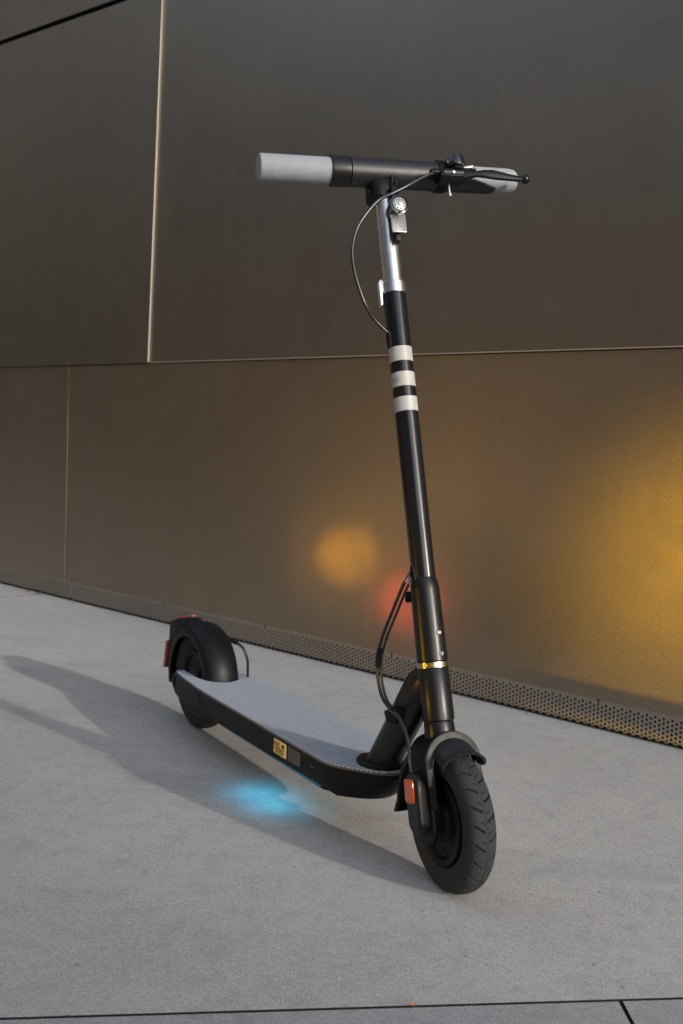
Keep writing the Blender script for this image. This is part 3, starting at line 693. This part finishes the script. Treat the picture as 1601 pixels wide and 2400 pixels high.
b = MB(); b.tube([(0.775, -0.034, 0.230), (0.799, -0.040, 0.231), (0.817, -0.042, 0.224), (0.832, -0.044, 0.212), (0.844, -0.046, 0.196), (0.852, -0.048, 0.175), (0.858, -0.048, 0.155)], 0.0028, 12, 8); b.build('brake_cable', M['cable'], sct)
# ---- light under the deck
for lx in (0.420, 0.495):
    sl = bpy.data.lights.new('deck_light', 'SPOT'); sl.energy = 0.100; sl.color = (0.0, 0.60, 1.0); sl.spot_size = math.radians(136); sl.spot_blend = 1.0; sl.shadow_soft_size = 0.006
    slo = bpy.data.objects.new('deck_light', sl); COL.objects.link(slo); slo.parent = sct; slo.location = (lx, -0.070, 0.0755); slo.rotation_euler = (math.radians(6), 0, 0)

# ------------------------------------------------------------------ fallen leaves and crumbs
def leaf(x, y, s, rz, m, name, label, cat):
    pts = [(0, -1), (0.35, -0.5), (0.5, 0), (0.32, 0.55), (0, 1), (-0.3, 0.5), (-0.48, 0), (-0.3, -0.55)]
    b = MB(); vs = [(0, 0, 0.10)]+[(p[0], p[1], 0.10+0.5*abs(p[0])+0.2*p[1]**2) for p in pts]
    b.add(vs, [(0, 1+i, 1+(i+1) % 8) for i in range(8)]); b.add([(v_[0], v_[1], v_[2]-0.06) for v_ in vs], [(0, 1+(i+1) % 8, 1+i) for i in range(8)])
    o = b.build(name, m, smooth=0, recalc=False); o.scale = (s, s, s); o.location = (x, y, 0.0005); o.rotation_euler = (0.1, 0.08, rz); o['label'] = label; o['category'] = cat
    return o
ml = mat('leaf_orange', (0.55, 0.20, 0.03), 0.6); ml2 = mat('leaf_tan', (0.50, 0.36, 0.20), 0.6); ml3 = mat('leaf_brown', (0.28, 0.12, 0.07), 0.6)
wdv = Vector((math.cos(WTH), -math.sin(WTH), 0)); wnv = Vector((math.sin(WTH), math.cos(WTH), 0)); W0 = Vector((0, WY, 0))
def wp(s, d): return W0+wdv*s-wnv*d
p = wp(-1.62, 0.012); leaf(p.x, p.y, 0.008, 0.6, ml2, 'fallen_leaf', 'small pinkish tan fallen leaf at the wall foot, leftmost of the litter', 'leaf')
p = wp(-1.575, 0.016); leaf(p.x, p.y, 0.011, 2.0, ml, 'fallen_leaf', 'orange fallen leaf at the foot of the wall beside the far left joint', 'leaf')
p = wp(-1.52, 0.012); leaf(p.x, p.y, 0.010, 1.1, ml3, 'fallen_leaf', 'reddish brown fallen leaf against the wall just right of the orange one', 'leaf')
p = wp(-1.37, 0.014); leaf(p.x, p.y, 0.008, 0.2, ml2, 'fallen_leaf', 'pale tan fallen leaf below the seam of the perforated strip', 'leaf')
leaf(0.100, 1.128, 0.0045, 1.4, ml, 'fallen_leaf', 'tiny orange leaf caught in the near pavement joint', 'leaf')
p = wp(0.63, 0.012); leaf(p.x, p.y, 0.0055, 0.9, ml3, 'fallen_leaf', 'small brown leaf under the perforated strip right of the front wheel', 'leaf')

# ------------------------------------------------------------------ lamps inferred from soft glows in the metal wall, plus an added wash
def lamp(name, s, z, dist, zl, col, power, cone, size):
    """spot aimed at wall point (s, z) from the direction that mirrors it towards the pavement in front"""
    P = W0+wdv*s+Vector((0, 0, z)); v = (P-Vector((0, 0, CAM_H))).normalized()
    r = v-wnv*2*v.dot(wnv)
    L_ = bpy.data.lights.new(name, 'SPOT'); L_.energy = power; L_.color = col; L_.spot_size = math.radians(cone); L_.spot_blend = 1.0; L_.shadow_soft_size = size
    o = bpy.data.objects.new(name, L_); COL.objects.link(o); q = P+r*dist; o.location = (q.x, q.y, zl)
    o.rotation_euler = (-(P-o.location)).to_track_quat('Z', 'Y').to_euler()
    return o
lamp('amber_lamp', 0.018, 0.305, 1.9, 0.12, (1.0, 0.44, 0.0), 3.0, 6.6, 0.015)
lamp('amber_lamp', 0.018, 0.305, 1.9, 0.12, (1.0, 0.50, 0.02), 0.75, 15, 0.015)
lamp('red_lamp', 0.245, 0.205, 1.6, 0.10, (1.0, 0.10, 0.03), 2.6, 7.6, 0.01)
lamp('red_lamp', 0.245, 0.205, 1.6, 0.10, (1.0, 0.16, 0.06), 0.9, 13, 0.01)
lamp('yellow_lamp', 1.12, 0.22, 3.6, 0.22, (1.0, 0.56, 0.0), 24, 21, 0.03)
lamp('warm_wash', 0.35, 0.16, 3.6, 0.30, (1.0, 0.60, 0.14), 3.2, 36, 0.15)  # added wide warm spot that browns the lower wall; no lamp stands there

# ------------------------------------------------------------------ unseen buildings and warm surfaces added to shape reflections and shade
M['facade'] = concrete('facade_render', (0.255, 0.270, 0.285)); M['facade_dark'] = concrete('facade_dark', (0.06, 0.06, 0.06)); M['glass'] = mat('window_glass', (0.02, 0.025, 0.03), 0.08)
def unseen_building(name, label, x0, x1, y0, y1, h, face, fm='facade', z0=1.0):
    root = empty(name, tuple(W0), -WTH, label, 'unseen_building')
    b = MB(); b.box(x0, x1, y0, y1, -0.015, h); b.build('facade', M[fm], root, smooth=0)
    b = MB(); b.box(x0-0.15, x1+0.15, y0-0.15, y1+0.15, h+0.002, h+0.30); b.build('parapet', M[fm], root, smooth=0)
    lo_, hi_ = (x0, x1) if face == 'y' else (y0, y1)
    z = z0
    while z+1.7 < h:
        p_ = lo_+0.8
        while p_+1.4 < hi_:
            b = MB(); f_ = MB()
            if face == 'y': b.box(p_, p_+1.4, y1-0.02, y1+0.015, z, z+1.5); f_.box(p_-0.06, p_+1.46, y1-0.02, y1+0.07, z-0.10, z-0.002)
            else: b.box(x1-0.02, x1+0.015, p_, p_+1.4, z, z+1.5); f_.box(x1-0.02, x1+0.07, p_-0.06, p_+1.46, z-0.10, z-0.002)
            wd_ = b.build('window', M['glass'], root, smooth=0); f_.build('sill', M[fm], wd_, smooth=0)
            p_ += 2.4
        z += 2.9
    return root
M['bounce_band'] = concrete('warm_bounce_band', (0.60, 0.39, 0.20))
bA = unseen_building('unseen_building', 'plain grey building added behind the camera to darken reflections in the metal wall', -12, 9, -17, -8.5, 5.8, 'y', z0=3.4)  # unseen, put in to darken what the metal reflects
b = MB(); b.box(-12, 9, -8.499, -8.43, -0.015, 2.7); b.build('warm_band', M['bounce_band'], bA, smooth=0)  # warm band added so the metal wall reflects brown
b = MB(); b.box(-40, 40, -8.42, -3.3, -0.0034, 0.0040)
M['bounce_paving'] = concrete('warm_bounce_paving', (0.44, 0.29, 0.165))  # tan paving added out of view to warm the wall reflection
o = b.build('unseen_road', M['bounce_paving'], smooth=0); o.location = W0; o.rotation_euler = (0, 0, -WTH); o['kind'] = 'structure'
unseen_building('unseen_building', 'dark charcoal building added at the far left, outside the picture, to block sky light', -17, -9.5, -7.5, 1.5, 7.5, 'x', 'facade_dark')  # added dark block cutting sky light from the left
sdx = SUN_DIR.dot(wdv); sdy = SUN_DIR.dot(wnv); ye = -1.12+32*sdy/sdx  # unseen slab added on the sun line; its edge softly shades the foreground
unseen_building('unseen_building', 'tall slab block added unseen far to the right, its edge shading the near pavement', 32, 40, ye-9, ye, 14, 'x', 'facade_dark')
